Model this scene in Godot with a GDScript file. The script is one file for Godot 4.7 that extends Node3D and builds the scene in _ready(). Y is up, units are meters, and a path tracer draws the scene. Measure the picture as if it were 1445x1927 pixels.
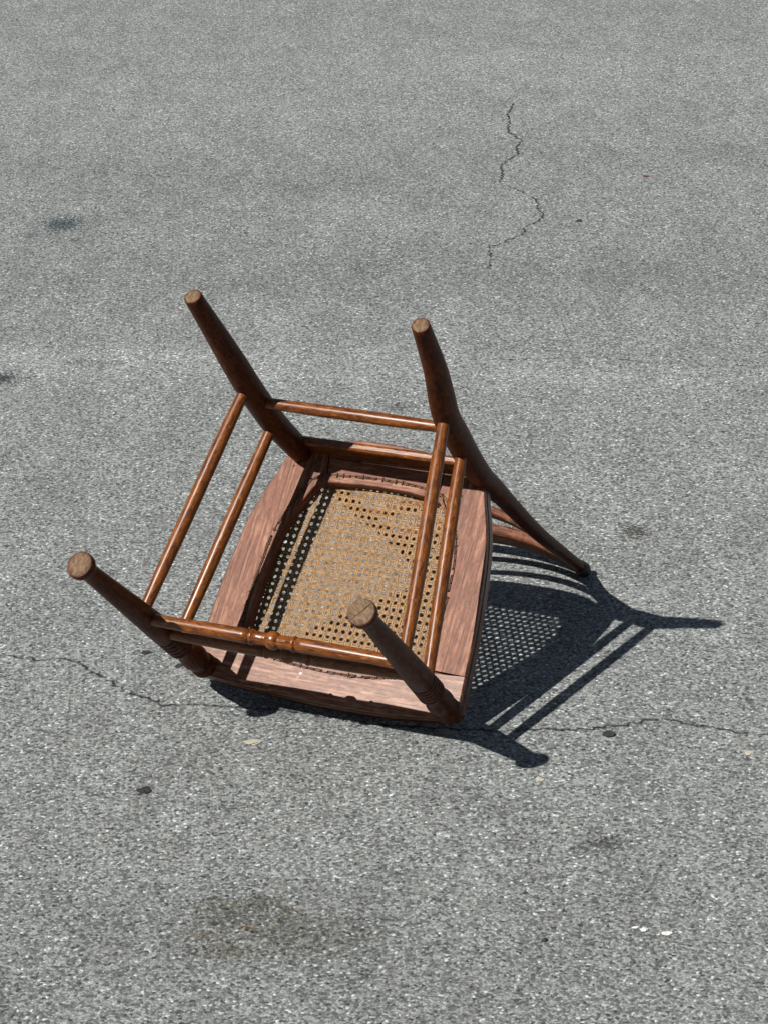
extends Node3D
# An old cane seated chair lies overturned on sunlit asphalt.
# Chair axes: X across the seat, Y from the seat underside towards the feet, Z towards the front edge.

const ORIGIN := Vector3(0, -0.033, 0.39)   # the front seat edge, on which the chair stands
var off := Vector3.ZERO
var rng := RandomNumberGenerator.new()
var M := {}

# ------------------------------------------------------------------ helpers
func tool() -> SurfaceTool:
	var st := SurfaceTool.new()
	st.begin(Mesh.PRIMITIVE_TRIANGLES)
	return st

func tri(st: SurfaceTool, a: Vector3, b: Vector3, c: Vector3, ua: Vector2, ub: Vector2, uc: Vector2, out: Vector3) -> void:
	var n := (a - c).cross(a - b)
	if n.dot(out) < 0.0:
		var t := b; b = c; c = t
		var u := ub; ub = uc; uc = u
	st.set_uv(ua); st.add_vertex(a - off)
	st.set_uv(ub); st.add_vertex(b - off)
	st.set_uv(uc); st.add_vertex(c - off)

func quad(st: SurfaceTool, a: Vector3, b: Vector3, c: Vector3, d: Vector3, ua: Vector2, ub: Vector2, uc: Vector2, ud: Vector2, out: Vector3) -> void:
	tri(st, a, b, c, ua, ub, uc, out)
	tri(st, a, c, d, ua, uc, ud, out)

func obj(called: String, st: SurfaceTool, mat: Material, parent: Node = self, label := "") -> MeshInstance3D:
	st.generate_normals()
	st.index()
	var o := MeshInstance3D.new()
	o.name = called
	o.mesh = st.commit()
	o.material_override = mat
	parent.add_child(o, true)
	if label != "": o.set_meta("label", label)
	return o

func tag(o: Node, label: String, category: String, group := "", kind := "") -> void:
	o.set_meta("label", label)
	o.set_meta("category", category)
	if group != "": o.set_meta("group", group)
	if kind != "": o.set_meta("kind", kind)

# A turned or bent round member: points along its axis, a radius at each; notch cuts a split along one side.
func tube(st: SurfaceTool, pts: PackedVector3Array, rad: PackedFloat32Array, segs := 20, cap0 := true, cap1 := true, notch := -9.0, notch_from := 0.0, notch_to := 1.0, flat := 1.0) -> void:
	var n := pts.size()
	var uo := Vector2(rng.randf() * 3.0, rng.randf() * 3.0)
	var t0 := (pts[1] - pts[0]).normalized()
	var ref := Vector3(0, 0, 1) if absf(t0.z) < 0.9 else Vector3(1, 0, 0)
	var side := ref.cross(t0).normalized()
	var angles := PackedFloat32Array()
	for k in segs: angles.append(TAU * k / segs)
	if notch > -8.0:
		for e in [-0.07, 0.0, 0.07]: angles.append(fposmod(notch + e, TAU))
		angles.sort()
	var m := angles.size()
	var rings: Array[PackedVector3Array] = []
	var along := PackedFloat32Array()
	var d := 0.0
	for i in n:
		var t := (pts[mini(i + 1, n - 1)] - pts[maxi(i - 1, 0)]).normalized()
		side = (side - t * side.dot(t)).normalized()
		var up := t.cross(side)
		var ring := PackedVector3Array()
		if i > 0: d += pts[i].distance_to(pts[i - 1])
		along.append(d)
		for k in m:
			var r := rad[i]
			var f := float(i) / (n - 1)
			if notch > -8.0 and f >= notch_from and f <= notch_to and absf(angle_difference(angles[k], notch)) < 0.01: r -= 0.0035
			ring.append(pts[i] + (side * cos(angles[k]) + up * sin(angles[k]) * flat) * r)
		rings.append(ring)
	st.set_smooth_group(0)
	for i in n - 1:
		for k in m:
			var k2 := (k + 1) % m
			var a0 := angles[k] * 0.014
			var a1 := (angles[k2] if k2 > 0 else TAU + angles[0]) * 0.014
			quad(st, rings[i][k], rings[i][k2], rings[i + 1][k2], rings[i + 1][k], uo + Vector2(a0, along[i]), uo + Vector2(a1, along[i]), uo + Vector2(a1, along[i + 1]), uo + Vector2(a0, along[i + 1]), rings[i][k] + rings[i][k2] + rings[i + 1][k] - pts[i] * 2.0 - pts[i + 1])
	st.set_smooth_group(-1)
	for e in 2:
		if (e == 0 and not cap0) or (e == 1 and not cap1): continue
		var i := 0 if e == 0 else n - 1
		var dirn := pts[0] - pts[1] if e == 0 else pts[n - 1] - pts[n - 2]
		for k in m:
			var p := rings[i][k]; var q := rings[i][(k + 1) % m]
			tri(st, pts[i], p, q, uo, uo + Vector2(cos(angles[k]), sin(angles[k])) * rad[i], uo + Vector2(cos(angles[(k + 1) % m]), sin(angles[(k + 1) % m])) * rad[i], dirn)

# A bent bar of rounded rectangular section: w along b_axis, h across it.
func bar(st: SurfaceTool, pts: PackedVector3Array, b_axis: Vector3, w: PackedFloat32Array, h: PackedFloat32Array, r := 0.003) -> void:
	var n := pts.size()
	var uo := Vector2(rng.randf() * 3.0, rng.randf() * 3.0)
	var rings: Array[PackedVector3Array] = []
	var us := PackedFloat32Array()
	var d := 0.0
	for i in n:
		var t := (pts[mini(i + 1, n - 1)] - pts[maxi(i - 1, 0)]).normalized()
		var b := (b_axis - t * b_axis.dot(t)).normalized()
		var c := t.cross(b)
		var ring := PackedVector3Array()
		for q in 4:
			var sx := 1.0 if q == 0 or q == 3 else -1.0
			var sy := 1.0 if q < 2 else -1.0
			var base := PI * 0.5 * q
			for e in 4:
				var a := base + PI * 0.5 * e / 3.0
				ring.append(pts[i] + b * (sx * (w[i] * 0.5 - r) + cos(a) * r) + c * (sy * (h[i] * 0.5 - r) + sin(a) * r))
		rings.append(ring)
	for k in 16: us.append(rings[0][0].distance_to(rings[0][k]))
	st.set_smooth_group(0)
	for i in n - 1:
		var d2 := d + pts[i].distance_to(pts[i + 1])
		for k in 16:
			var k2 := (k + 1) % 16
			st.set_smooth_group(1 + k if k % 4 == 3 else 20 + k / 4)
			quad(st, rings[i][k], rings[i][k2], rings[i + 1][k2], rings[i + 1][k], uo + Vector2(us[k], d), uo + Vector2(us[k2], d), uo + Vector2(us[k2], d2), uo + Vector2(us[k], d2), rings[i][k] + rings[i][k2] - pts[i] * 2.0)
		d = d2
	st.set_smooth_group(-1)
	for e in 2:
		var i := 0 if e == 0 else n - 1
		var dirn := pts[0] - pts[1] if e == 0 else pts[n - 1] - pts[n - 2]
		for k in 16: tri(st, pts[i], rings[i][k], rings[i][(k + 1) % 16], uo, uo, uo, dirn)

func curve3(keys: Array, steps: int) -> PackedVector3Array:   # Catmull-Rom through the keys
	var out := PackedVector3Array()
	var n := keys.size()
	for i in n - 1:
		for s in steps:
			out.append((keys[i] as Vector3).cubic_interpolate(keys[i + 1], keys[maxi(i - 1, 0)], keys[mini(i + 2, n - 1)], float(s) / steps))
	out.append(keys[n - 1])
	return out

func look_up(table: Array, x: float) -> float:                 # piecewise linear [x, value] table, x rising
	if x <= table[0][0]: return table[0][1]
	for i in table.size() - 1:
		if x <= table[i + 1][0]:
			return lerpf(table[i][1], table[i + 1][1], (x - table[i][0]) / (table[i + 1][0] - table[i][0]))
	return table[table.size() - 1][1]

func smooth_closed(keys: Array, step: float) -> PackedVector2Array:   # closed or open polyline, resampled evenly
	var dense := PackedVector2Array()
	var n := keys.size()
	for i in n - 1:
		for s in 12:
			dense.append((keys[i] as Vector2).cubic_interpolate(keys[i + 1], keys[maxi(i - 1, 0)], keys[mini(i + 2, n - 1)], s / 12.0))
	dense.append(keys[n - 1])
	return resample(dense, step, 0)

func length_of(p: PackedVector2Array) -> float:
	var l := 0.0
	for i in p.size() - 1: l += p[i].distance_to(p[i + 1])
	return l

func resample(p: PackedVector2Array, step: float, count: int) -> PackedVector2Array:
	var l := length_of(p)
	var n := count if count > 0 else int(round(l / step))
	var out := PackedVector2Array()
	var i := 0
	var d := 0.0
	for k in n + 1:
		var want := l * k / n
		while i < p.size() - 2 and d + p[i].distance_to(p[i + 1]) < want:
			d += p[i].distance_to(p[i + 1]); i += 1
		var seg := maxf(p[i].distance_to(p[i + 1]), 1e-9)
		out.append(p[i].lerp(p[i + 1], clampf((want - d) / seg, 0, 1)))
	return out

# ------------------------------------------------------------------ materials
func srgb(r: float, g: float, b: float) -> Color:
	return Color(r, g, b).linear_to_srgb()

func noise(seed_: int, freq: float, type := FastNoiseLite.TYPE_SIMPLEX_SMOOTH, octaves := 3) -> FastNoiseLite:
	var n := FastNoiseLite.new()
	n.seed = seed_; n.frequency = freq; n.noise_type = type
	n.fractal_type = FastNoiseLite.FRACTAL_FBM if octaves > 1 else FastNoiseLite.FRACTAL_NONE
	n.fractal_octaves = octaves
	return n

func wood_texture(seed_: int, dark: Color, light: Color, worn: Color, wear: float, w := 256, h := 768, plank := false) -> ImageTexture:
	var fine := noise(seed_, 0.12, FastNoiseLite.TYPE_SIMPLEX_SMOOTH, 3)
	var broad := noise(seed_ + 1, 0.012, FastNoiseLite.TYPE_SIMPLEX_SMOOTH, 4)
	var spot := noise(seed_ + 2, 0.030, FastNoiseLite.TYPE_SIMPLEX_SMOOTH, 6)
	var dirt := noise(seed_ + 3, 0.022, FastNoiseLite.TYPE_SIMPLEX_SMOOTH, 6)
	var data := PackedByteArray(); data.resize(w * h * 3)
	var at := 0
	for y in h:
		for x in w:
			var g := 0.5 + 0.75 * fine.get_noise_2d(x * 2.2 + 6.0 * broad.get_noise_2d(x, y * 0.5), y * 0.085) + 0.45 * broad.get_noise_2d(x * 2.0, y * 0.4)
			var c := dark.lerp(light, clampf(g, 0, 1))
			if plank: g = 0.5 + 0.62 * fine.get_noise_2d(x * 2.6 + 10.0 * broad.get_noise_2d(x * 0.6, y * 0.35), y * 0.022) + 0.50 * fine.get_noise_2d(x * 0.7 + 90.0, y * 0.012) + 0.22 * spot.get_noise_2d(x * 2.5, y * 2.0)
			c = dark.lerp(light, clampf(g, 0, 1))
			var s := clampf((spot.get_noise_2d(x * 1.9, y * 0.60) + wear) * 2.6, 0, 1)
			if plank: s = clampf((spot.get_noise_2d(x * 1.6, y * 0.13) * 0.7 + spot.get_noise_2d(x * 1.3 + 500.0, y * 0.45) * 0.42 + wear) * 2.2, 0, 1.3)
			c = c.lerp(worn, s * 0.5)
			c = c.lerp(dark * 0.75, clampf((dirt.get_noise_2d(x * 2.2, y * 0.9) - 0.14) * 2.4, 0.0, 0.35 if plank else 0.55))
			var pore := fine.get_noise_2d(x * 7.0 + 300.0, y * 0.16)
			if pore > 0.30: c = c.lerp(dark, minf((pore - 0.30) * 2.5, 0.7))
			c = c.linear_to_srgb()
			data[at] = int(c.r * 255); data[at + 1] = int(c.g * 255); data[at + 2] = int(c.b * 255)
			at += 3
	var im := Image.create_from_data(w, h, false, Image.FORMAT_RGB8, data)
	for k in 110:   # fine scratches and dents
		var p := Vector2(rng.randi() % w, rng.randi() % h)
		var dir := Vector2.from_angle(rng.randf() * TAU) * 0.8
		var col := im.get_pixelv(p).lightened(rng.randf() * 0.25) if rng.randf() < 0.5 else im.get_pixelv(p).darkened(0.4)
		for s in rng.randi_range(3, 26):
			var q := p + dir * s
			im.set_pixel(posmod(int(q.x), w), posmod(int(q.y), h), col)
	im.generate_mipmaps()
	return ImageTexture.create_from_image(im)

func wood(tex: Texture2D, rough: float, coat: float, tile := Vector2(0.11, 0.33)) -> StandardMaterial3D:
	var m := StandardMaterial3D.new()
	m.albedo_texture = tex
	m.roughness = rough
	m.uv1_scale = Vector3(1.0 / tile.x, 1.0 / tile.y, 1)
	m.heightmap_enabled = true; m.heightmap_texture = tex; m.heightmap_scale = 0.025
	if coat > 0.0:
		m.clearcoat_enabled = true; m.clearcoat = coat; m.clearcoat_roughness = 0.16
	return m

func plain(c: Color, rough: float) -> StandardMaterial3D:
	var m := StandardMaterial3D.new()
	m.albedo_color = c
	m.roughness = rough
	return m

# ------------------------------------------------------------------ the asphalt
const TILE := 1.4           # metres covered by the grain texture
const OVER := Vector2(3.2, 7.4)   # metres covered by the texture of stains and cracks
const OVER_AT := Vector2(-1.6, -6.2)

func grain_maps() -> Array:
	var s := 2048
	var cell := noise(11, 0.165, FastNoiseLite.TYPE_CELLULAR, 1)
	cell.cellular_distance_function = FastNoiseLite.DISTANCE_EUCLIDEAN
	cell.cellular_jitter = 1.0
	cell.domain_warp_enabled = true; cell.domain_warp_amplitude = 4.0; cell.domain_warp_frequency = 0.09
	cell.cellular_return_type = FastNoiseLite.RETURN_CELL_VALUE
	var val := cell.get_image(s, s).get_data()
	cell.cellular_return_type = FastNoiseLite.RETURN_DISTANCE2_SUB
	var edge := cell.get_image(s, s).get_data()
	var worm_noise := noise(5, 0.055, FastNoiseLite.TYPE_SIMPLEX_SMOOTH, 4)
	worm_noise.fractal_type = FastNoiseLite.FRACTAL_RIDGED
	worm_noise.fractal_gain = 0.8
	worm_noise.domain_warp_enabled = true; worm_noise.domain_warp_amplitude = 6.0; worm_noise.domain_warp_frequency = 0.06
	var worm := worm_noise.get_image(s, s).get_data()
	# tone of each grain: binder, sand and a few white or black stones
	var tr := PackedFloat32Array(); var tg := PackedFloat32Array(); var tb := PackedFloat32Array()
	for i in 256:
		var v := fmod(i * 0.6180339, 1.0)
		var l := lerpf(0.10, 0.36, v)
		if v > 0.975: l = 0.56
		elif v < 0.02: l = 0.06
		var warm := fmod(i * 0.381966 + 0.3, 1.0) - 0.5
		var k := 0.06 * warm
		tr.append(l * (0.945 + k)); tg.append(l * 1.0); tb.append(l * (1.005 - k))
	var te := PackedFloat32Array(); var tw := PackedFloat32Array()
	for i in 256:
		te.append(lerpf(0.66, 1.0, smoothstep(6.0, 60.0, i)))
		tw.append(lerpf(0.29, 1.95, pow(i / 255.0, 1.4)))
	var gam := PackedByteArray()
	for i in 1025: gam.append(int(Color(i / 1024.0, 0, 0).linear_to_srgb().r * 255.0))
	var data := PackedByteArray(); data.resize(s * s * 3)
	var rel := PackedByteArray(); rel.resize(s * s)
	var at := 0
	for i in s * s:
		var v := val[i]
		var e := te[edge[i]] * tw[worm[i]] * 1024.0
		data[at] = gam[mini(int(tr[v] * e), 1024)]; data[at + 1] = gam[mini(int(tg[v] * e), 1024)]; data[at + 2] = gam[mini(int(tb[v] * e), 1024)]
		at += 3
		rel[i] = mini(int(edge[i] * 0.3 + worm[i] * 0.55 + (v & 31)), 255)
	var a := Image.create_from_data(s, s, false, Image.FORMAT_RGB8, data)
	var h := Image.create_from_data(s, s, false, Image.FORMAT_R8, rel)
	a.generate_mipmaps()
	return [ImageTexture.create_from_image(a), ImageTexture.create_from_image(h)]

func over_map() -> ImageTexture:
	var w := 2048; var h := 2048
	var kx := w / OVER.x; var ky := h / OVER.y
	var broad := noise(31, 0.010, FastNoiseLite.TYPE_SIMPLEX_SMOOTH, 5)
	var a := broad.get_image(w, h).get_data()
	var val := PackedFloat32Array(); val.resize(w * h)
	for i in w * h: val[i] = 0.79 + (a[i] - 128) * 0.0008
	var im := Image.create(w, h, false, Image.FORMAT_RGB8)
	# pale tyre track across the road, and broad darker patches: [x, z, half length, half width, slope, change]
	for b in [[-0.55, -1.74, 0.8, 0.075, 0.14, 0.20], [0.35, -1.50, 1.0, 0.06, 0.12, 0.15], [0.2, -1.28, 0.9, 0.06, 0.12, 0.05], [0.0, -2.25, 0.9, 0.24, 0.13, -0.09], [-0.1, -3.05, 0.40, 0.13, 0.1, -0.09], [0.25, -2.75, 0.25, 0.10, 0.5, -0.06], [0.75, -0.9, 0.6, 0.12, 0.15, 0.03],
			[-0.55, -2.9, 0.5, 0.4, 0.1, -0.04], [0.1, -2.75, 0.25, 0.16, 0.2, 0.06], [0.5, -2.35, 0.5, 0.25, 0.1, -0.02], [-0.12, 0.62, 0.16, 0.10, 0.0, -0.10], [0.3, 0.7, 0.5, 0.3, 0.0, -0.04], [-0.4, 0.75, 0.3, 0.25, 0.0, -0.02],
			[0.6, -4.3, 0.7, 0.35, 0.2, 0.09], [-0.3, -3.9, 0.7, 0.25, 0.2, 0.06], [-0.6, -3.30, 0.6, 0.10, 0.15, -0.08], [0.9, -3.2, 0.6, 0.12, 0.15, -0.07], [0.95, -2.1, 0.3, 0.12, 0.15, -0.09], [0.0, 0.95, 0.8, 0.4, 0.1, -0.06], [-0.5, 0.2, 0.3, 0.3, 0.1, -0.03]]:
		for y in range(maxi(0, int((b[1] - b[2] - b[3] - OVER_AT.y) * ky)), mini(h, int((b[1] + b[2] + b[3] - OVER_AT.y) * ky))):
			var z: float = y / ky + OVER_AT.y
			for x in range(maxi(0, int((b[0] - b[2] * 2 - OVER_AT.x) * kx)), mini(w, int((b[0] + b[2] * 2 - OVER_AT.x) * kx))):
				var px: float = x / kx + OVER_AT.x
				var dx: float = (px - b[0]) / b[2]
				var dz: float = (z - b[1] - (px - b[0]) * b[4]) / b[3]
				var q := dx * dx * 0.6 + dz * dz
				if q < 4.0: val[y * w + x] += b[5] * exp(-q * 1.2) * (0.6 + a[(y * w + x * 3) % (w * h)] * 0.003)
	var tone := PackedVector3Array(); tone.resize(w * h); tone.fill(Vector3.ONE)
	# oil, rubber and rust marks: [x, z, half length, half width, r, g, b, strength]
	var spots := noise(77, 0.16, FastNoiseLite.TYPE_SIMPLEX, 3)
	for b in [[-0.675, -2.784, 0.042, 0.058, 0.22, 0.30, 0.33, 1.0], [-0.746, -2.700, 0.02, 0.02, 0.5, 0.55, 0.56, 0.7], [-0.632, -2.634, 0.012, 0.012, 0.3, 0.33, 0.33, 0.8], [-0.692, -1.623, 0.032, 0.030, 0.24, 0.27, 0.28, 1.0],
			[-0.536, -1.713, 0.03, 0.022, 0.55, 0.56, 0.58, 0.8], [-0.490, -1.694, 0.026, 0.018, 0.55, 0.56, 0.58, 0.8], [0.135, -1.353, 0.022, 0.018, 0.35, 0.36, 0.37, 0.8], [0.537, -0.655, 0.022, 0.024, 0.30, 0.29, 0.26, 0.9],
			[0.383, 0.456, 0.026, 0.016, 0.28, 0.28, 0.27, 0.9], [0.350, 0.469, 0.018, 0.014, 0.5, 0.5, 0.5, 0.7], [-0.125, 0.612, 0.05, 0.022, 0.50, 0.48, 0.42, 0.75], [-0.137, 0.579, 0.035, 0.018, 0.45, 0.43, 0.36, 0.75],
			[-0.088, 0.574, 0.03, 0.018, 0.45, 0.42, 0.35, 0.75], [-0.040, 0.665, 0.08, 0.05, 0.58, 0.56, 0.50, 0.7], [-0.136, 0.698, 0.035, 0.018, 0.5, 0.44, 0.36, 0.75], [-0.102, 0.639, 0.012, 0.010, 0.45, 0.28, 0.16, 0.7],
			[-0.162, 0.655, 0.018, 0.012, 0.45, 0.37, 0.29, 0.75], [-0.053, 0.602, 0.012, 0.012, 0.5, 0.36, 0.2, 0.6], [-0.098, -0.007, 0.05, 0.035, 0.35, 0.38, 0.4, 0.55],
			[-0.213, 0.410, 0.02, 0.02, 0.6, 0.6, 0.6, 0.4], [0.245, 0.338, 0.02, 0.02, 0.65, 0.65, 0.65, 0.4], [-0.625, -2.276, 0.05, 0.05, 0.7, 0.72, 0.75, 0.5], [0.094, -2.089, 0.06, 0.05, 0.72, 0.73, 0.75, 0.5], [0.423, -4.539, 0.05, 0.05, 0.7, 0.7, 0.7, 0.5]]:
		for y in range(int((b[1] - b[3] * 2 - OVER_AT.y) * ky), int((b[1] + b[3] * 2 - OVER_AT.y) * ky)):
			var z: float = y / ky + OVER_AT.y
			for x in range(int((b[0] - b[2] * 2 - OVER_AT.x) * kx), int((b[0] + b[2] * 2 - OVER_AT.x) * kx)):
				var dx: float = (x / kx + OVER_AT.x - b[0]) / b[2]
				var dz: float = (z - b[1]) / b[3]
				var q: float = sqrt(dx * dx + dz * dz) + spots.get_noise_2d(x * 1.0, y * 2.2) * 1.25
				var f := (1.0 - smoothstep(0.72, 1.12, q)) * float(b[7])
				if f > 0.0: tone[y * w + x] = tone[y * w + x].lerp(Vector3(b[4], b[5], b[6]), f)
	for y in h:
		for x in w:
			var i := y * w + x
			var c := tone[i] * clampf(val[i], 0.05, 1.0)
			im.set_pixel(x, y, Color(c.x, c.y, c.z).linear_to_srgb())
	# cracks, darker where they gape: [half width at widest, gaps 0..1, x, z ...]
	var wig := noise(3, 9.0, FastNoiseLite.TYPE_SIMPLEX, 3)
	var gape := noise(4, 5.0, FastNoiseLite.TYPE_SIMPLEX, 3)
	for c in [
			[0.0023, -0.6, 0.511,-3.848, 0.491,-3.726, 0.488,-3.597, 0.479,-3.521, 0.492,-3.496, 0.509,-3.417, 0.492,-3.351, 0.490,-3.278, 0.458,-3.218, 0.440,-3.165, 0.438,-3.071, 0.429,-3.010],
			[0.0022, -0.5, 0.458,-2.948, 0.471,-2.916, 0.501,-2.856, 0.512,-2.795, 0.507,-2.743, 0.521,-2.683, 0.497,-2.626, 0.464,-2.584, 0.458,-2.530, 0.419,-2.481, 0.391,-2.445, 0.370,-2.436, 0.370,-2.365, 0.362,-2.261],
			[0.0022, -0.45, -0.619,-0.282, -0.538,-0.255, -0.507,-0.238, -0.469,-0.223, -0.430,-0.223, -0.408,-0.211, -0.388,-0.181, -0.355,-0.139, -0.327,-0.103, -0.304,-0.076, -0.282,-0.063, -0.256,-0.038, -0.215,-0.038, -0.165,-0.027, -0.115,-0.015, -0.074,-0.002, -0.016,0.020, 0.066,0.058, 0.146,0.076, 0.210,0.091],
			[0.0022, -0.6, 0.210,0.091, 0.274,0.098, 0.306,0.095, 0.353,0.105, 0.401,0.101, 0.443,0.094, 0.480,0.083, 0.508,0.080, 0.538,0.098, 0.580,0.117, 0.613,0.138, 0.632,0.146, 0.657,0.140, 0.807,0.151],
			[0.0022, 0.25, -0.845,-3.356, -0.753,-3.334, -0.679,-3.310, -0.626,-3.270, -0.559,-3.238, -0.430,-3.198],
			[0.0018, 0.3, 0.308,-1.619, 0.419,-1.608, 0.530,-1.605, 0.626,-1.572, 0.701,-1.543, 0.917,-1.499]]:
		for i in range(2, c.size() - 2, 2):
			var p := Vector2(c[i], c[i + 1]); var q := Vector2(c[i + 2], c[i + 3])
			var n := maxi(2, int(p.distance_to(q) / 0.0007))
			for s in n:
				var v := p.lerp(q, float(s) / n)
				v += Vector2(wig.get_noise_2d(v.x * 4, v.y * 4), wig.get_noise_2d(v.y * 4 + 9, v.x * 4)) * 0.006
				var wide: float = c[0] * clampf(0.75 + gape.get_noise_2d(v.x * 5, v.y * 5) * 1.2 - float(c[1]), 0.0, 1.3)
				if wide < 0.0005: continue
				for y in range(int((v.y - wide - OVER_AT.y) * ky), int((v.y + wide - OVER_AT.y) * ky) + 1):
					for x in range(int((v.x - wide - OVER_AT.x) * kx), int((v.x + wide - OVER_AT.x) * kx) + 1):
						var dd := Vector2(x / kx + OVER_AT.x - v.x, y / ky + OVER_AT.y - v.y).length() / maxf(wide, 0.0013)
						var f := (1.0 - smoothstep(0.35, 1.0, dd * 0.8)) * 0.58
						if f > 0.0:
							var old := im.get_pixel(x, y)
							var dark := old.lerp(Color(0.2, 0.21, 0.2), f * 0.5)
							im.set_pixel(x, y, dark)
	return ImageTexture.create_from_image(im)

func build_ground() -> void:
	var m := StandardMaterial3D.new()
	var g := grain_maps()
	m.albedo_texture = g[0]
	m.roughness = 0.85
	m.metallic_specular = 0.35
	m.uv1_scale = Vector3(1.0 / TILE, 1.0 / TILE, 1)
	m.heightmap_enabled = true
	m.heightmap_texture = g[1]
	m.heightmap_scale = 0.2
	m.detail_enabled = true
	m.detail_albedo = over_map()
	m.detail_blend_mode = BaseMaterial3D.BLEND_MODE_MUL
	m.detail_uv_layer = BaseMaterial3D.DETAIL_UV_2
	m.uv2_scale = Vector3(1.0 / OVER.x, 1.0 / OVER.y, 1)
	m.uv2_offset = Vector3(-OVER_AT.x / OVER.x, -OVER_AT.y / OVER.y, 0)
	M.asphalt = m
	var st := tool()
	st.set_smooth_group(0)
	var r := 60.0
	var turn := 0.31
	var c := [Vector3(-r, 0, -r), Vector3(r, 0, -r), Vector3(r, 0, r), Vector3(-r, 0, r)]
	for t in [[0, 1, 2], [0, 2, 3]]:
		var v := [c[t[0]], c[t[1]], c[t[2]]]
		if ((v[0] - v[2]) as Vector3).cross(v[0] - v[1]).y < 0: v = [v[0], v[2], v[1]]
		for p: Vector3 in v:
			st.set_uv(Vector2(p.x, p.z).rotated(turn)); st.set_uv2(Vector2(p.x, p.z)); st.set_normal(Vector3.UP); st.add_vertex(p)
	var o := MeshInstance3D.new()
	o.name = "road"
	o.mesh = st.commit()
	o.material_override = m
	add_child(o, true)
	tag(o, "grey sunlit asphalt road with thin cracks and dark oil spots", "road", "", "structure")

func stone(called: String, at: Vector3, size: Vector3, turn: float, mat: Material, seed_: int, label: String, category: String, group := "") -> void:
	var n := noise(seed_, 0.9, FastNoiseLite.TYPE_SIMPLEX, 2)
	var st := tool()
	st.set_smooth_group(-1)
	var lat := 5; var lon := 9
	var p := func(i: int, k: int) -> Vector3:
		var th := PI * i / lat; var ph := TAU * (k % lon) / lon
		var v := Vector3(sin(th) * cos(ph), cos(th), sin(th) * sin(ph))
		v *= 1.0 + 0.75 * n.get_noise_3dv(v * 1.3 + Vector3(seed_, 0, 0))
		return Vector3(v.x * size.x, v.y * size.y, v.z * size.z) * 0.5
	for i in lat:
		for k in lon:
			var a: Vector3 = p.call(i, k); var b: Vector3 = p.call(i, k + 1); var c: Vector3 = p.call(i + 1, k + 1); var d: Vector3 = p.call(i + 1, k)
			if i > 0: tri(st, a, b, c, Vector2.ZERO, Vector2.ZERO, Vector2.ZERO, a + b + c)
			if i < lat - 1: tri(st, a, c, d, Vector2.ZERO, Vector2.ZERO, Vector2.ZERO, a + c + d)
	var o := obj(called, st, mat)
	o.position = at + Vector3(0, size.y * 0.3, 0)
	o.rotation.y = turn
	tag(o, label, category, group)

# ------------------------------------------------------------------ the chair
var FF := [Vector3(-0.2266, 0.4200, 0.3577), Vector3(0.2248, 0.4200, 0.3596)]      # front feet
var FB := [Vector3(-0.2105, 0.0, 0.3695), Vector3(0.2075, 0.0, 0.3718)]      # front legs at the seat
var RF := [Vector3(-0.1856, 0.4139, -0.0770), Vector3(0.1863, 0.4139, -0.0729)]   # rear feet
var RB := [Vector3(-0.1550, 0.0000, 0.0015), Vector3(0.1575, -0.0000, 0.0015)]
var RT := [Vector3(-0.1744, -0.4835, -0.0303), Vector3(0.1744, -0.4835, -0.0303)] # tops of the back posts
var JU := [Vector3(-0.1674, 0.2110, -0.0263), Vector3(0.1669, 0.2110, -0.0212)]   # joints on the rear legs
var JL := [Vector3(-0.1634, 0.1029, -0.0104), Vector3(0.1599, 0.1029, -0.0106)]
var RS := [Vector3(-0.1622, 0.1677, -0.0173), Vector3(0.1623, 0.1677, -0.0149)]
const T := 0.033            # thickness of the seat frame
const TI := 0.020           # depth of the opening down to the cane
var FU := [Vector3(-0.2164, 0.2234, 0.3648), Vector3(0.2164, 0.2234, 0.3648)]     # joints on the front legs
var FL := [Vector3(-0.2109, 0.1080, 0.3685), Vector3(0.2109, 0.1080, 0.3685)]
var GU := [Vector3(-0.2158, 0.2097, 0.3652), Vector3(0.2158, 0.2097, 0.3652)]
var GL := [Vector3(-0.2131, 0.1510, 0.3665), Vector3(0.2131, 0.1510, 0.3665)]

func front_at(i: int, f: float) -> Vector3:
	return (FB[i] as Vector3).lerp(FF[i], f)

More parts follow.
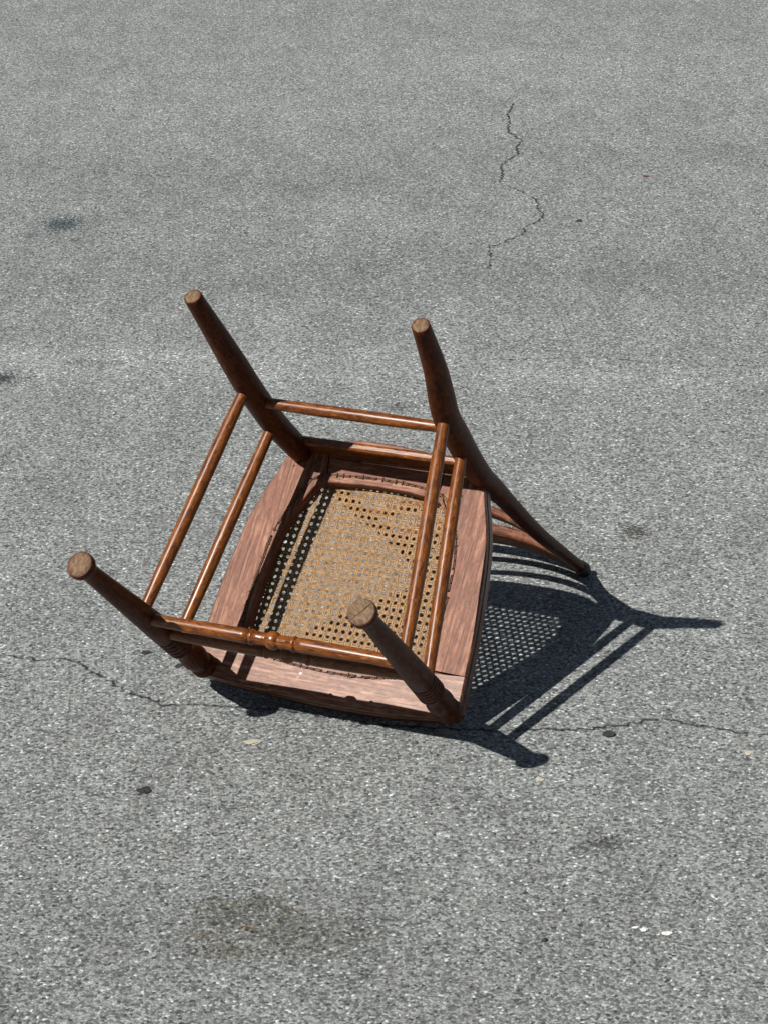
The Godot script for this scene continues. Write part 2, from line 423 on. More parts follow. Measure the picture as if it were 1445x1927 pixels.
func front_leg(chair: Node3D, i: int) -> void:
	var prof := [[0.0, 0.0205], [0.010, 0.0205], [0.013, 0.0175], [0.018, 0.0170], [0.026, 0.0195], [0.036, 0.0213], [0.046, 0.0213], [0.056, 0.0195], [0.066, 0.0172], [0.076, 0.0170], [0.083, 0.0183], [0.086, 0.0205]]
	var y := 0.086
	for k in 5:   # turned rings
		prof.append([y + 0.0015, 0.0212 - k * 0.0002]); prof.append([y + 0.0080, 0.0212 - k * 0.0002]); prof.append([y + 0.0092, 0.0192 - k * 0.0002]); prof.append([y + 0.0103, 0.0192 - k * 0.0002])
		y += 0.0108
	prof.append([y + 0.002, 0.0205])
	prof.append_array([[0.18, 0.0196], [0.25, 0.0176], [0.31, 0.0158], [0.36, 0.0143], [0.390, 0.0137], [0.398, 0.0142], [0.4025, 0.0165], [0.4055, 0.0193], [0.409, 0.0208], [0.416, 0.0210], [0.4190, 0.0204], [0.42, 0.0194]])
	var pts := PackedVector3Array(); var rad := PackedFloat32Array()
	for e in prof:
		pts.append(front_at(i, float(e[0]) / 0.42)); rad.append(e[1])
	var st := tool()
	tube(st, pts, rad, 32, false, true, 1.05 if i == 1 else -9.0, 0.72 * 0.5, 0.93)
	var leg := obj("front_leg", st, M.dark, chair, "" if i == 0 else "front leg with a long dark split along its shaft")
	var c := tool()
	var ax := ((FF[i] - FB[i]) as Vector3).normalized()
	if i == 0:
		worn_disc(c, front_at(i, 1.0), ax, 0.0184)
	else:          # the end grain has split across
		half_disc(c, front_at(i, 1.0), ax, 0.0187, 0.00030, 0.9)
	obj("end_grain", c, M.end_grain, leg)

func worn_disc(st: SurfaceTool, at: Vector3, ax: Vector3, r: float) -> void:
	var s := Vector3(0, 0, 1).cross(ax).normalized(); var u := ax.cross(s)
	var n := noise(int(r * 1e6) + int(at.x * 100), 0.7, FastNoiseLite.TYPE_SIMPLEX, 2)
	st.set_smooth_group(0)
	var p := func(ring: int, k: int) -> Vector3:
		var a := TAU * k / 26.0
		var f: float = [0.0, 0.5, 0.9, 1.0][ring]
		var rr := r * f * (1.0 + 0.07 * n.get_noise_2d(cos(a) * 2.0, sin(a) * 2.0) * f - (0.06 if k % 26 == 7 else 0.0) * f)
		return at + (s * cos(a) + u * sin(a)) * rr + ax * ([0.0014, 0.0013, 0.0010, -0.0008][ring] + 0.0007 * n.get_noise_2d(cos(a) * f * 3.0 + 5.0, sin(a) * f * 3.0))
	for ring in 3:
		for k in 26:
			var a: Vector3 = p.call(ring, k); var b: Vector3 = p.call(ring, k + 1); var c: Vector3 = p.call(ring + 1, k + 1); var d: Vector3 = p.call(ring + 1, k)
			var uv := func(v: Vector3) -> Vector2: return Vector2((v - at).dot(s), (v - at).dot(u))
			if ring > 0: tri(st, a, b, c, uv.call(a), uv.call(b), uv.call(c), ax)
			tri(st, a, c, d, uv.call(a), uv.call(c), uv.call(d), ax)

func half_disc(st: SurfaceTool, at: Vector3, ax: Vector3, r: float, gap: float, turn: float) -> void:
	var s := Vector3(0, 0, 1).cross(ax).normalized().rotated(ax, turn); var u := ax.cross(s)
	for h in [-1.0, 1.0]:
		var rim := PackedVector2Array()
		for k in 15:
			var a := PI * k / 14.0
			rim.append(Vector2(cos(a) * r, h * (sin(a) * (r - gap) + gap + 0.0005 * sin(k * 2.3) * (1 if k == 0 or k == 14 else 0))))
		var mid := Vector2(0, h * r * 0.4)
		var p := func(v: Vector2, y: float) -> Vector3: return at + s * v.x + u * v.y + ax * y
		for k in 15:
			var a: Vector2 = rim[k]; var b: Vector2 = rim[(k + 1) % 15]
			st.set_smooth_group(-1)
			tri(st, p.call(mid, 0.0013), p.call(a, 0.0013), p.call(b, 0.0013), mid, a, b, ax)
			quad(st, p.call(a, 0.0013), p.call(b, 0.0013), p.call(b, 0.0), p.call(a, 0.0), a, b, b, a, p.call((a + b) * 0.5 - mid, 0.0) - at)

func rear_leg(chair: Node3D, i: int) -> void:
	var sgn := -1.0 if i == 0 else 1.0
	var keys := [RF[i], Vector3(lerpf(RF[i].x, RB[i].x, 0.25), 0.310, lerpf(RF[i].z, JU[i].z, 0.47)), JU[i], Vector3((JU[i].x + JL[i].x) * 0.5, 0.157, lerpf(JU[i].z, JL[i].z, 0.55)), JL[i], Vector3(lerpf(JL[i].x, RB[i].x, 0.6), 0.05, -0.0058), RB[i] + Vector3(0, 0, -0.0055),
		Vector3(lerpf(RB[i].x, RT[i].x, 0.1), -0.06, -0.0068), Vector3(sgn * 0.1655, -0.2443, -0.0105), Vector3(sgn * 0.1707, -0.3825, -0.0216), Vector3(sgn * 0.1744, -0.477, -0.0298)]
	var pts := curve3(keys, 6)
	var table := [[-0.48, 0.0105], [-0.455, 0.0098], [-0.32, 0.0112], [-0.22, 0.0128], [-0.1, 0.0150], [-0.04, 0.0172], [0.02, 0.0196], [0.12, 0.0208], [0.20, 0.0208], [0.25, 0.0204], [0.33, 0.0172], [0.40, 0.0143], [0.4236, 0.0136]]
	var rad := PackedFloat32Array()
	for p in pts: rad.append(look_up(table, p.y))
	rad[0] -= 0.0008
	pts.insert(1, pts[0].lerp(pts[1], 0.12)); rad.insert(1, 0.0138)
	var st := tool()
	tube(st, pts, rad, 28, true, true)
	var leg := obj("rear_leg", st, M.dark, chair)
	var c := tool()
	var ax := (pts[0] - pts[1]).normalized()
	worn_disc(c, pts[0], ax, 0.0124)
	obj("end_grain", c, M.end_grain, leg)
	var e := tool()    # the small turned knob that ends the post
	var a := pts[pts.size() - 1]
	var dn := (a - pts[pts.size() - 4]).normalized()
	tube(e, PackedVector3Array([a - dn * 0.016, a - dn * 0.014, a - dn * 0.006, a + dn * 0.004, a + dn * 0.011, a + dn * 0.0135]), PackedFloat32Array([0.0100, 0.0122, 0.0130, 0.0128, 0.0108, 0.0072]), 20)
	obj("post_knob", e, M.iron, leg)

func stretcher(chair: Node3D, called: String, a: Vector3, b: Vector3, r_end: float, r_mid: float) -> void:
	var pts := PackedVector3Array(); var rad := PackedFloat32Array()
	var bow := Vector3(rng.randf_range(-1, 1), 0, rng.randf_range(-1, 1)) * 0.0012
	for k in 17:
		var f := k / 16.0
		pts.append(a.lerp(b, f) + bow * sin(f * PI) + Vector3(0, 0.0005, 0) * sin(f * 9.0 + bow.x * 9000.0))
		rad.append(lerpf(r_end, r_mid, smoothstep(0.0, 0.35, minf(f, 1.0 - f))))
	var st := tool()
	tube(st, pts, rad, 20)
	obj(called, st, M.varnish, chair)

func turned_stretcher(chair: Node3D, a: Vector3, b: Vector3) -> void:
	var l := a.distance_to(b)
	var half := [[0.0, 0.0142], [0.003, 0.0141], [0.006, 0.0132], [0.0085, 0.0112], [0.0098, 0.0086], [0.0125, 0.0097], [0.022, 0.0099], [0.0315, 0.0103], [0.0325, 0.0116], [0.0335, 0.0122], [0.036, 0.0122], [0.0372, 0.0112], [0.0380, 0.0082], [0.0394, 0.0082], [0.0402, 0.0110], [0.05, 0.0113], [0.10, 0.0108], [0.15, 0.0098], [l * 0.5, 0.0088]]
	var pts := PackedVector3Array(); var rad := PackedFloat32Array()
	for k in range(half.size() - 1, 0, -1):
		pts.append(a.lerp(b, 0.5 - half[k][0] / l)); rad.append(half[k][1])
	for k in half.size():
		pts.append(a.lerp(b, 0.5 + half[k][0] / l)); rad.append(half[k][1])
	var st := tool()
	tube(st, pts, rad, 24)
	obj("front_stretcher", st, M.varnish, chair)

func back_rail(chair: Node3D, called: String, y: float, sag: float, thick: float, tall: float, mat: Material) -> void:
	var pts := PackedVector3Array(); var w := PackedFloat32Array(); var h := PackedFloat32Array()
	var f := y / -0.4835
	var a := lerpf(0.157, 0.1744, f)
	for k in 25:
		var x := lerpf(-a, a, k / 24.0)
		var u := x / a
		pts.append(Vector3(x, y, -0.0303 * f * f - sag * (1.0 - u * u) - 0.002))
		w.append(tall * (1.0 - 0.25 * pow(absf(u), 3)))
		h.append(thick * (1.0 - 0.15 * pow(absf(u), 3)))
	var st := tool()
	bar(st, pts, Vector3(0, 1, 0), w, h, minf(thick, tall) * 0.28)
	obj(called, st, mat, chair)

func seat(chair: Node3D) -> PackedVector2Array:
	# the opening under the cane, clockwise from the rear right joint: right side, front, left side, rear
	var inner_keys := [
		[Vector2(0.0914, 0.0439), Vector2(0.1013, 0.0489), Vector2(0.1101, 0.0594), Vector2(0.1189, 0.0753), Vector2(0.1296, 0.1002), Vector2(0.1396, 0.1380), Vector2(0.1435, 0.1868), Vector2(0.1449, 0.2406), Vector2(0.1433, 0.2854), Vector2(0.1371, 0.3084)],
		[Vector2(0.1371, 0.3084), Vector2(0.1230, 0.3198), Vector2(0.0940, 0.3258), Vector2(0.0540, 0.3308), Vector2(-0.0069, 0.3325), Vector2(-0.0677, 0.3293), Vector2(-0.1106, 0.3223), Vector2(-0.1374, 0.3139), Vector2(-0.1512, 0.3024)],
		[Vector2(-0.1512, 0.3024), Vector2(-0.1574, 0.2805), Vector2(-0.1574, 0.2406), Vector2(-0.1547, 0.1868), Vector2(-0.1501, 0.1380), Vector2(-0.1382, 0.0992), Vector2(-0.1264, 0.0718), Vector2(-0.1182, 0.0549), Vector2(-0.1111, 0.0449), Vector2(-0.0980, 0.0409)],
		[Vector2(-0.0980, 0.0409), Vector2(-0.0721, 0.0390), Vector2(-0.0322, 0.0367), Vector2(0.0077, 0.0365), Vector2(0.0436, 0.0380), Vector2(0.0735, 0.0413), Vector2(0.0914, 0.0439)]]
	var outer_keys := [
		[Vector2(0.0942, -0.0222), Vector2(0.1279, -0.0063), Vector2(0.1576, 0.0056), Vector2(0.1670, 0.0141), Vector2(0.1732, 0.0325), Vector2(0.1836, 0.0614), Vector2(0.1944, 0.0972), Vector2(0.2034, 0.1430), Vector2(0.2121, 0.2097), Vector2(0.2174, 0.2615), Vector2(0.2208, 0.3153)],
		[Vector2(0.2208, 0.3153), Vector2(0.2227, 0.3452), Vector2(0.2232, 0.3662), Vector2(0.2196, 0.3786), Vector2(0.2080, 0.3831), Vector2(0.1631, 0.3896), Vector2(0.1011, 0.3946), Vector2(0.0333, 0.3961), Vector2(-0.0451, 0.3946), Vector2(-0.1214, 0.3906), Vector2(-0.1862, 0.3857), Vector2(-0.2151, 0.3812), Vector2(-0.2280, 0.3757), Vector2(-0.2321, 0.3652), Vector2(-0.2308, 0.3403), Vector2(-0.2297, 0.3084)],
		[Vector2(-0.2297, 0.3084), Vector2(-0.2283, 0.2805), Vector2(-0.2247, 0.2167), Vector2(-0.2212, 0.1828), Vector2(-0.2140, 0.1241), Vector2(-0.2008, 0.0713), Vector2(-0.1872, 0.0355), Vector2(-0.1784, 0.0056), Vector2(-0.1663, -0.0043), Vector2(-0.1413, -0.0113), Vector2(-0.1092, -0.0242)],
		[Vector2(-0.1092, -0.0242), Vector2(-0.0966, -0.0295), Vector2(-0.0822, -0.0338), Vector2(-0.0574, -0.0367), Vector2(-0.0213, -0.0372), Vector2(0.0086, -0.0367), Vector2(0.0356, -0.0344), Vector2(0.0642, -0.0310), Vector2(0.0942, -0.0222)]]
	var names := ["side_rail", "front_rail", "side_rail", "rear_rail"]
	var opening := PackedVector2Array()
	var holes: Array[Vector3] = []
	for s in 4:
		var inn := smooth_closed(inner_keys[s], 0.0115)
		var cells := inn.size() - 1
		inn = resample(smooth_closed(inner_keys[s], 0.001), 0, cells * 2)
		var outp := resample(smooth_closed(outer_keys[s], 0.001), 0, cells * 2)
		for k in inn.size() - 1: opening.append(inn[k])
		var seam := PackedVector2Array()
		for k in inn.size():
			var t := (inn[mini(k + 1, inn.size() - 1)] - inn[maxi(k - 1, 0)]).normalized()
			seam.append(inn[k] + Vector2(t.y, -t.x) * (0.0125 if (Vector2(t.y, -t.x)).dot(outp[k] - inn[k]) > 0 else -0.0125))
		for a: PackedVector2Array in [inn, outp, seam]:    # a fine gap at the joints
			a[0] = a[0].lerp(a[1], 0.05); a[a.size() - 1] = a[a.size() - 1].lerp(a[a.size() - 2], 0.05)
		var along_x := s % 2 == 1
		var uo := Vector2(rng.randf(), rng.randf()) * 3.0
		var uv := func(v: Vector3) -> Vector2:
			return uo + (Vector2(v.z, v.x) if along_x else Vector2(v.x + v.y, v.z + v.x * 0.08)) + Vector2(v.y, 0)
		var st := tool()
		var st3 := tool()
		# the section of the frame at each spoke: from the bottom of the inner wall over the underside and round the moulded edge
		var sect: Array[PackedVector3Array] = []
		for k in inn.size():
			var o2 := (outp[k] - seam[k]).normalized()
			var i2 := (seam[k] - inn[k]).normalized()
			var row := PackedVector3Array()
			for q in [[inn[k], -TI], [inn[k], -0.0012], [inn[k] + i2 * 0.0012, 0.0], [seam[k] - i2 * 0.0038, 0.0], [seam[k] + i2 * 0.0038, 0.0], [outp[k] - o2 * 0.0022, 0.0], [outp[k] - o2 * 0.0006, -0.0007], [outp[k], -0.0024], [outp[k] + o2 * 0.0002, -0.0085],
					[outp[k] - o2 * 0.0012, -0.0098], [outp[k] - o2 * 0.0010, -0.0108], [outp[k] + o2 * 0.0012, -0.0125], [outp[k] + o2 * 0.0016, -0.026], [outp[k] - o2 * 0.0004, -0.0305], [outp[k] - o2 * 0.004, -T], [inn[k], -TI]]:
				var xz: Vector2 = q[0]
				row.append(Vector3(xz.x, q[1], xz.y))
			sect.append(row)
		for k in inn.size() - 1:
			var mid := (sect[k][3] + sect[k][5] + sect[k + 1][4]) / 3.0 + Vector3(0, -T * 0.5, 0)
			for j in 15:
				if j == 3: continue
				var into := st3 if j >= 5 and j <= 13 else st
				into.set_smooth_group(j + 1 if not j in [5, 6, 7] else 6)
				var a := sect[k][j]; var b := sect[k + 1][j]; var c := sect[k + 1][j + 1]; var d := sect[k][j + 1]
				var hint := Vector3.UP if j in [2, 4] else (Vector3.DOWN if j == 14 else (a + b + c + d) / 4.0 - mid)
				quad(into, a, b, c, d, uv.call(a), uv.call(b), uv.call(c), uv.call(d), hint)
		st.set_smooth_group(40)
		for cell in cells:     # the row of drilled holes
			var k := cell * 2
			var ring := [sect[k][3], sect[k + 1][3], sect[k + 2][3], (sect[k + 2][3] + sect[k + 2][4]) * 0.5, sect[k + 2][4], sect[k + 1][4], sect[k][4], (sect[k][3] + sect[k][4]) * 0.5]
			var centre := (sect[k + 1][3] + sect[k + 1][4]) * 0.5
			holes.append(centre)
			for j in 8:
				var a: Vector3 = ring[j]; var b: Vector3 = ring[(j + 1) % 8]
				var ha := centre + (a - centre).normalized() * 0.0027; var hb := centre + (b - centre).normalized() * 0.0027
				st.set_smooth_group(40)
				quad(st, a, b, hb, ha, uv.call(a), uv.call(b), uv.call(hb), uv.call(ha), Vector3.UP)
				st.set_smooth_group(41)
				quad(st, ha, hb, hb + Vector3.DOWN * 0.012, ha + Vector3.DOWN * 0.012, uv.call(ha), uv.call(hb), uv.call(hb), uv.call(ha), centre - ha)
		for k in [0, inn.size() - 1]:     # close the ends at the joints
			st.set_smooth_group(-1)
			var mid := Vector3.ZERO
			for v in sect[k]: mid += v / sect[k].size()
			var dirn := mid - (sect[5][4] if k == 0 else sect[inn.size() - 6][4])
			for j in 15: tri(st, mid, sect[k][j], sect[k][j + 1], uv.call(mid), uv.call(sect[k][j]), uv.call(sect[k][j + 1]), dirn)
		var rail := obj(names[s], st, M.raw_front if s == 1 else M.raw, chair)
		obj("edge_moulding", st3, M.edge, rail)
	# the binding that is laced from hole to hole on the underside
	var st2 := tool()
	for k in holes.size():
		var a := holes[k]; var b := holes[(k + 1) % holes.size()]
		if a.distance_to(b) > 0.03 or rng.randf() < 0.04: continue
		var lift := rng.randf_range(0.0008, 0.0018)
		for e in [-1.0, 1.0]:
			if e > 0.0 and rng.randf() < 0.25: continue
			var across: Vector3 = (b - a).normalized().cross(Vector3.UP) * e * rng.randf_range(0.0008, 0.0018)
			tube(st2, PackedVector3Array([a + Vector3(0, -0.003, 0), a.lerp(b, 0.12) + across * 0.6 + Vector3(0, 0.0006, 0), a.lerp(b, 0.3) + across + Vector3(0, lift, 0), a.lerp(b, 0.7) + across + Vector3(0, lift, 0), a.lerp(b, 0.88) + across * 0.6 + Vector3(0, 0.0006, 0), b + Vector3(0, -0.003, 0)]), PackedFloat32Array([0.0008, 0.0009, 0.0010, 0.0010, 0.0009, 0.0008]), 6, false, false)
		if rng.randf() < 0.3:     # a knot over the hole
			var sd := (b - a).normalized().cross(Vector3.UP) * 0.0035
			tube(st2, PackedVector3Array([a + sd + Vector3(0, -0.001, 0), a + sd * 0.5 + Vector3(0, 0.0022, 0), a - sd * 0.5 + Vector3(0, 0.0022, 0), a - sd + Vector3(0, -0.001, 0)]), PackedFloat32Array([0.0013, 0.0015, 0.0015, 0.0013]), 6, false, false)
		if rng.randf() < 0.10:    # a loose end
			var sd := (b - a).normalized().cross(Vector3.UP) * rng.randf_range(-1, 1)
			tube(st2, PackedVector3Array([a + Vector3(0, 0.001, 0), a + sd * 0.004 + Vector3(0, 0.003, 0), a + sd * 0.012 + (b - a) * rng.randf() + Vector3(0, 0.004, 0)]), PackedFloat32Array([0.0009, 0.0008, 0.0006]), 5)
	var lace := obj("cane_lacing", st2, M.lacing, chair)
	lace.set_meta("kind", "stuff")
	return opening

# six-way woven cane: paired strands along and across, single strands on both diagonals
func cane(chair: Node3D, opening: PackedVector2Array) -> void:
	var wide := Geometry2D.offset_polygon(opening, 0.007)[0]
	var st := tool()
	var p := 0.0119
	var o := Vector2(-0.0105, 0.19)
	var lines := []
	for k in range(-16, 17):
		for d in [-0.0017, 0.0017]:
			lines.append([Vector2(k * p + d, -0.2), Vector2(k * p + d, 0.2), 0])
			lines.append([Vector2(-0.2, (k + 0.5) * p + d), Vector2(0.2, (k + 0.5) * p + d), 1])
	for k in range(-34, 35):
		lines.append([Vector2(-0.2, -0.2 + k * p), Vector2(0.2, 0.2 + k * p), 2])
		lines.append([Vector2(-0.2, 0.2 + k * p), Vector2(0.2, -0.2 + k * p), 3])
	for l in lines:
		var a: Vector2 = l[0] + o; var b: Vector2 = l[1] + o
		for piece in Geometry2D.intersect_polyline_with_polygon(PackedVector2Array([a, b]), wide):
			var len := length_of(piece)
			if len < 0.006: continue
			var c0: Vector2 = piece[0]; var c1: Vector2 = piece[piece.size() - 1]
			var dir := (c1 - c0).normalized()
			var side := Vector2(dir.y, -dir.x)
			var w := 0.00145 * rng.randf_range(0.9, 1.1)
			var shift := side * rng.randf_range(-0.0005, 0.0005)
			var steps := maxi(2, int(len / 0.003))
			var uo := Vector2(rng.randf(), rng.randf())
			var rows: Array[PackedVector3Array] = []
			for s in steps + 1:
				var c := c0.lerp(c1, float(s) / steps) + shift
				var q := (c - o) / p
				var y := 0.0
				match l[2]:
					0: y = 0.0001 + 0.0007 * sin(q.y * PI)
					1: y = -0.0001 + 0.0007 * sin(q.x * PI)
					2: y = 0.0009 * cos((q.x + q.y) * PI) * 0.8
					3: y = -0.0009 * cos((q.x - q.y) * PI) * 0.8
				var mid := (c - Vector2(-0.011, 0.185)) / 0.16
				y += 0.004 * maxf(0.0, 1.0 - mid.length_squared()) - TI - 0.0012
				var v := Vector3(c.x, y, c.y); var sv := Vector3(side.x, 0, side.y)
				rows.append(PackedVector3Array([v - sv * w, v - sv * w * 0.55 + Vector3(0, 0.00034, 0), v + sv * w * 0.55 + Vector3(0, 0.00034, 0), v + sv * w, v + Vector3(0, -0.00036, 0)]))
			for s in steps:
				for k in 5:
					var k2 := (k + 1) % 5
					st.set_smooth_group(0 if k < 3 else 1)
					var u0 := uo + Vector2(k * 0.001, len * s / steps); var u1 := uo + Vector2((k + 1) * 0.001, len * (s + 1) / steps)
					quad(st, rows[s][k], rows[s][k2], rows[s + 1][k2], rows[s + 1][k], u0, Vector2(u1.x, u0.y), u1, Vector2(u0.x, u1.y), Vector3(0, 1, 0) if k < 3 else Vector3(0, -1, 0))
	var o2 := obj("woven_cane", st, M.cane, chair)
	o2.set_meta("kind", "stuff")

func build_chair() -> void:
	var chair := Node3D.new()
	chair.name = "cane_chair"
	chair.transform = Transform3D(Basis(Vector3(0.893687, 0.000000, 0.448692), Vector3(-0.330506, 0.676328, 0.658290), Vector3(-0.303463, -0.736601, 0.604425)).orthonormalized(), Vector3(0, 0.0039, 0))
	add_child(chair)
	tag(chair, "old brown wooden chair with woven cane seat lying overturned on the asphalt", "chair")
	off = ORIGIN
	var opening := seat(chair)
	cane(chair, opening)
	# the deep rail between the rear legs
	var st := tool()
	var pts := PackedVector3Array(); var w := PackedFloat32Array(); var h := PackedFloat32Array()
	for k in 9:
		pts.append(Vector3(lerpf(-0.158, 0.158, k / 8.0), 0.0180, -0.0125)); w.append(0.0362); h.append(0.0145)
	bar(st, pts, Vector3(0, 1, 0), w, h, 0.0045)
	obj("rear_apron", st, M.varnish, chair)
	for i in 2:
		front_leg(chair, i)
		rear_leg(chair, i)
		stretcher(chair, "side_stretcher", JU[i], FU[i], 0.0090, 0.0106)
		stretcher(chair, "side_stretcher", JL[i], FL[i], 0.0088, 0.0104)
	stretcher(chair, "rear_stretcher", RS[0], RS[1], 0.0085, 0.0098)
	turned_stretcher(chair, GU[0], GU[1])
	turned_stretcher(chair, GL[0], GL[1])
	back_rail(chair, "back_rail", -0.147, 0.045, 0.0150, 0.023, M.crest)
	back_rail(chair, "back_rail", -0.322, 0.045, 0.0150, 0.026, M.crest)
	back_rail(chair, "crest_rail", -0.472, 0.037, 0.0190, 0.058, M.crest)
	# small iron nails in the rear corners, a dab of white paint and a pair of loose straws
	for p in [Vector3(0.1335, 0.0006, 0.032), Vector3(-0.1615, 0.0006, 0.021)]:
		var n := tool()
		tube(n, PackedVector3Array([p + Vector3(0, -0.003, 0), p, p + Vector3(0, 0.0005, 0)]), PackedFloat32Array([0.0019, 0.0019, 0.0012]), 10)
		obj("nail", n, M.iron, chair)
	var d := tool()
	d.set_smooth_group(-1)
	for blob in [[Vector3(-0.046, 0.0006, 0.3545), 0.0045], [Vector3(-0.049, 0.0006, 0.361), 0.0025]]:
		for k in 11:
			var a0 := TAU * k / 11.0; var a1 := TAU * (k + 1) / 11.0
			var c: Vector3 = blob[0]
			var r0: float = blob[1] * (0.7 + 0.3 * sin(k * 2.4)); var r1: float = blob[1] * (0.7 + 0.3 * sin(((k + 1) % 11) * 2.4))
			tri(d, c + Vector3(0, 0.0004, 0), c + Vector3(cos(a0) * r0, -0.0006, sin(a0) * r0 * 0.6), c + Vector3(cos(a1) * r1, -0.0006, sin(a1) * r1 * 0.6), Vector2.ZERO, Vector2.ZERO, Vector2.ZERO, Vector3.UP)
	obj("paint_spot", d, M.paint, chair, "small white paint spot on the underside of the front rail")
	for e in [[Vector3(0.0915, 0.002, 0.036), Vector3(0.105, 0.006, 0.044), Vector3(0.118, 0.001, 0.063)], [Vector3(0.094, 0.001, 0.040), Vector3(0.103, 0.004, 0.038), Vector3(0.112, 0.003, 0.058)], [Vector3(0.100, 0.002, 0.060), Vector3(0.094, 0.003, 0.045), Vector3(0.099, 0.001, 0.034)]]:
		var s2 := tool()
		tube(s2, curve3(e, 5), PackedFloat32Array([0.001, 0.001, 0.001, 0.001, 0.001, 0.001, 0.001, 0.001, 0.001, 0.001, 0.0008]), 6)
		obj("loose_straw", s2, M.cane, chair)
	off = Vector3.ZERO

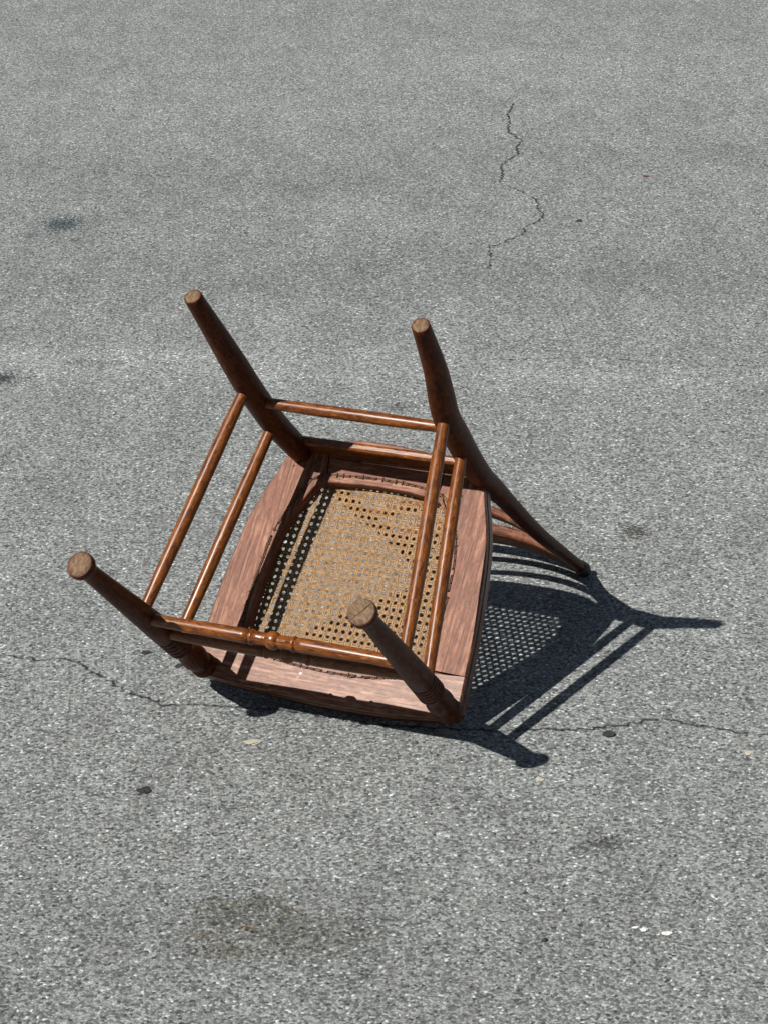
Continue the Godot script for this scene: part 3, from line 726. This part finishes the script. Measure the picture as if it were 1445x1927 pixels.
# ------------------------------------------------------------------ the place
func _ready() -> void:
	rng.seed = 20240611
	var cam := Camera3D.new()
	cam.name = "camera"
	cam.fov = 21.4594
	cam.near = 0.05
	cam.far = 400.0
	cam.transform = Transform3D(Basis(Vector3(0.999158, -0.037993, 0.015500), Vector3(0.041033, 0.925134, -0.377416), Vector3(-0.000000, 0.377734, 0.925914)).orthonormalized(), Vector3(0.09684, 1.85171, 3.74573))
	add_child(cam)
	cam.current = true
	var sky := ProceduralSkyMaterial.new()
	sky.sky_top_color = Color(0.38, 0.43, 0.50)
	sky.sky_horizon_color = Color(0.66, 0.70, 0.73)
	sky.sky_curve = 0.12
	sky.ground_bottom_color = Color(0.3, 0.3, 0.3)
	sky.ground_horizon_color = Color(0.5, 0.52, 0.54)
	sky.sky_energy_multiplier = 0.78
	var env := Environment.new()
	env.background_mode = Environment.BG_SKY
	env.sky = Sky.new()
	env.sky.sky_material = sky
	env.tonemap_mode = Environment.TONE_MAPPER_LINEAR
	env.tonemap_exposure = 1.46
	env.sdfgi_enabled = true
	env.ssao_enabled = true
	env.ssil_enabled = true
	var we := WorldEnvironment.new()
	we.name = "environment"
	we.environment = env
	add_child(we)
	var sun := DirectionalLight3D.new()
	sun.name = "sun"
	sun.light_color = Color(1.0, 0.98, 0.945)
	sun.light_energy = 1.6
	sun.light_angular_distance = 0.5
	sun.shadow_enabled = true
	sun.transform = Transform3D(Basis.looking_at(Vector3(0.536855, -0.742860, -0.399932), Vector3.UP), Vector3(-3, 5, 2))
	add_child(sun)

	M.varnish = wood(wood_texture(1, Color(0.036, 0.008, 0.002), Color(0.22, 0.066, 0.009), Color(0.38, 0.150, 0.030), -0.28), 0.33, 0.15)
	M.dark = wood(wood_texture(2, Color(0.020, 0.0042, 0.0014), Color(0.095, 0.022, 0.0052), Color(0.17, 0.058, 0.018), -0.28), 0.44, 0.0)
	M.varnish.metallic_specular = 0.4
	M.crest = wood(wood_texture(3, Color(0.050, 0.014, 0.007), Color(0.18, 0.066, 0.030), Color(0.26, 0.125, 0.075), -0.1), 0.55, 0.0)
	M.raw = wood(wood_texture(4, Color(0.062, 0.019, 0.009), Color(0.215, 0.080, 0.042), Color(0.36, 0.175, 0.112), 0.02, 384, 768, true), 0.50, 0.0, Vector2(0.16, 0.42))
	M.raw_front = wood(wood_texture(5, Color(0.068, 0.023, 0.012), Color(0.215, 0.088, 0.050), Color(0.40, 0.225, 0.158), 0.06, 384, 768, true), 0.38, 0.0, Vector2(0.14, 0.34))
	M.edge = wood(wood_texture(8, Color(0.040, 0.011, 0.004), Color(0.15, 0.050, 0.017), Color(0.30, 0.150, 0.085), -0.12), 0.36, 0.2)
	M.dark.metallic_specular = 0.28
	M.crest.metallic_specular = 0.25
	M.end_grain = wood(wood_texture(6, Color(0.050, 0.024, 0.011), Color(0.15, 0.085, 0.040), Color(0.19, 0.118, 0.062), 0.0, 128, 128), 0.8, 0.0, Vector2(0.05, 0.05))
	M.cane = wood(wood_texture(7, Color(0.080, 0.034, 0.005), Color(0.250, 0.118, 0.018), Color(0.34, 0.180, 0.036), -0.15, 128, 512), 0.5, 0.0, Vector2(0.02, 0.20))
	M.cane.backlight = Color(0.2, 0.14, 0.06)
	for m: StandardMaterial3D in [M.raw, M.raw_front]: m.metallic_specular = 0.3
	M.lacing = plain(srgb(0.085, 0.036, 0.016), 0.6)
	M.iron = plain(srgb(0.015, 0.013, 0.012), 0.6)
	M.paint = plain(srgb(0.6, 0.57, 0.54), 0.6)
	M.tar = plain(srgb(0.018, 0.019, 0.020), 0.7)
	M.leaf = plain(srgb(0.07, 0.038, 0.022), 0.7)
	M.chalk = plain(srgb(0.33, 0.31, 0.25), 0.8)
	M.quartz = plain(srgb(0.55, 0.54, 0.52), 0.7)

	build_ground()
	build_chair()

	var bits := [
		["tar_chip", 0.420, 0.125, 0.026, 0.006, 0.024, 0.2, "tar", "black tar chip by the crack, right of the leg shadows", "tar chip"],
		["tar_chip", 0.600, -2.619, 0.016, 0.005, 0.022, 0.0, "tar", "small black tar chip right of the upper crack", "tar chip"],
		["tar_chip", -0.268, 0.244, 0.024, 0.004, 0.026, 0.5, "tar", "flat black chip alone on the asphalt left below the chair", "tar chip"],
		["tar_chip", -0.297, -0.232, 0.018, 0.003, 0.022, 0.9, "tar", "dark sliver on the asphalt between left front leg and crack", "tar chip"],
		["tar_chip", -0.240, -0.177, 0.018, 0.003, 0.018, 0.3, "tar", "dark sliver on the asphalt close to the left seat corner", "tar chip"],
		["tar_chip", 0.282, 0.705, 0.010, 0.005, 0.012, 0.0, "tar", "tiny black chip near the lower edge of the picture", "tar chip"],
		["dry_leaf", 0.804, -3.003, 0.020, 0.004, 0.022, -0.2, "leaf", "small brown leaf scrap on the asphalt far right", "leaf"],
		["pale_flake", -0.115, 0.103, 0.030, 0.003, 0.026, 0.1, "chalk", "cream flake on the asphalt below the front seat edge", "flake"],
		["white_pebble", 0.413, 0.689, 0.013, 0.005, 0.012, 0.2, "quartz", "rounder white pebble at lower right, left of the long one", "pebble"],
		["white_pebble", 0.442, 0.700, 0.018, 0.004, 0.011, -0.1, "quartz", "long white pebble at lower right", "pebble"],
		["white_pebble", 0.402, 0.682, 0.014, 0.003, 0.007, 0.1, "quartz", "thin white sliver beside the two white pebbles at lower right", "pebble"],
		["pale_flake", 0.619, 0.204, 0.018, 0.003, 0.018, 0.4, "chalk", "cream flake near the right edge below the crack", "flake"],
		["pale_flake", 0.306, 0.260, 0.012, 0.003, 0.016, 0.9, "chalk", "cream flake just below the shadow of the right front foot", "flake"]]
	for k in bits.size():
		var b: Array = bits[k]
		stone(b[0], Vector3(b[1], 0, b[2]), Vector3(b[3], b[4], b[5]) * 0.78, b[6], M[b[7]], 40 + k, b[8], b[9], {"tar_chip": "dark chips on the asphalt", "pale_flake": "cream flakes on the asphalt", "white_pebble": "white pebbles on the asphalt"}.get(b[0], ""))
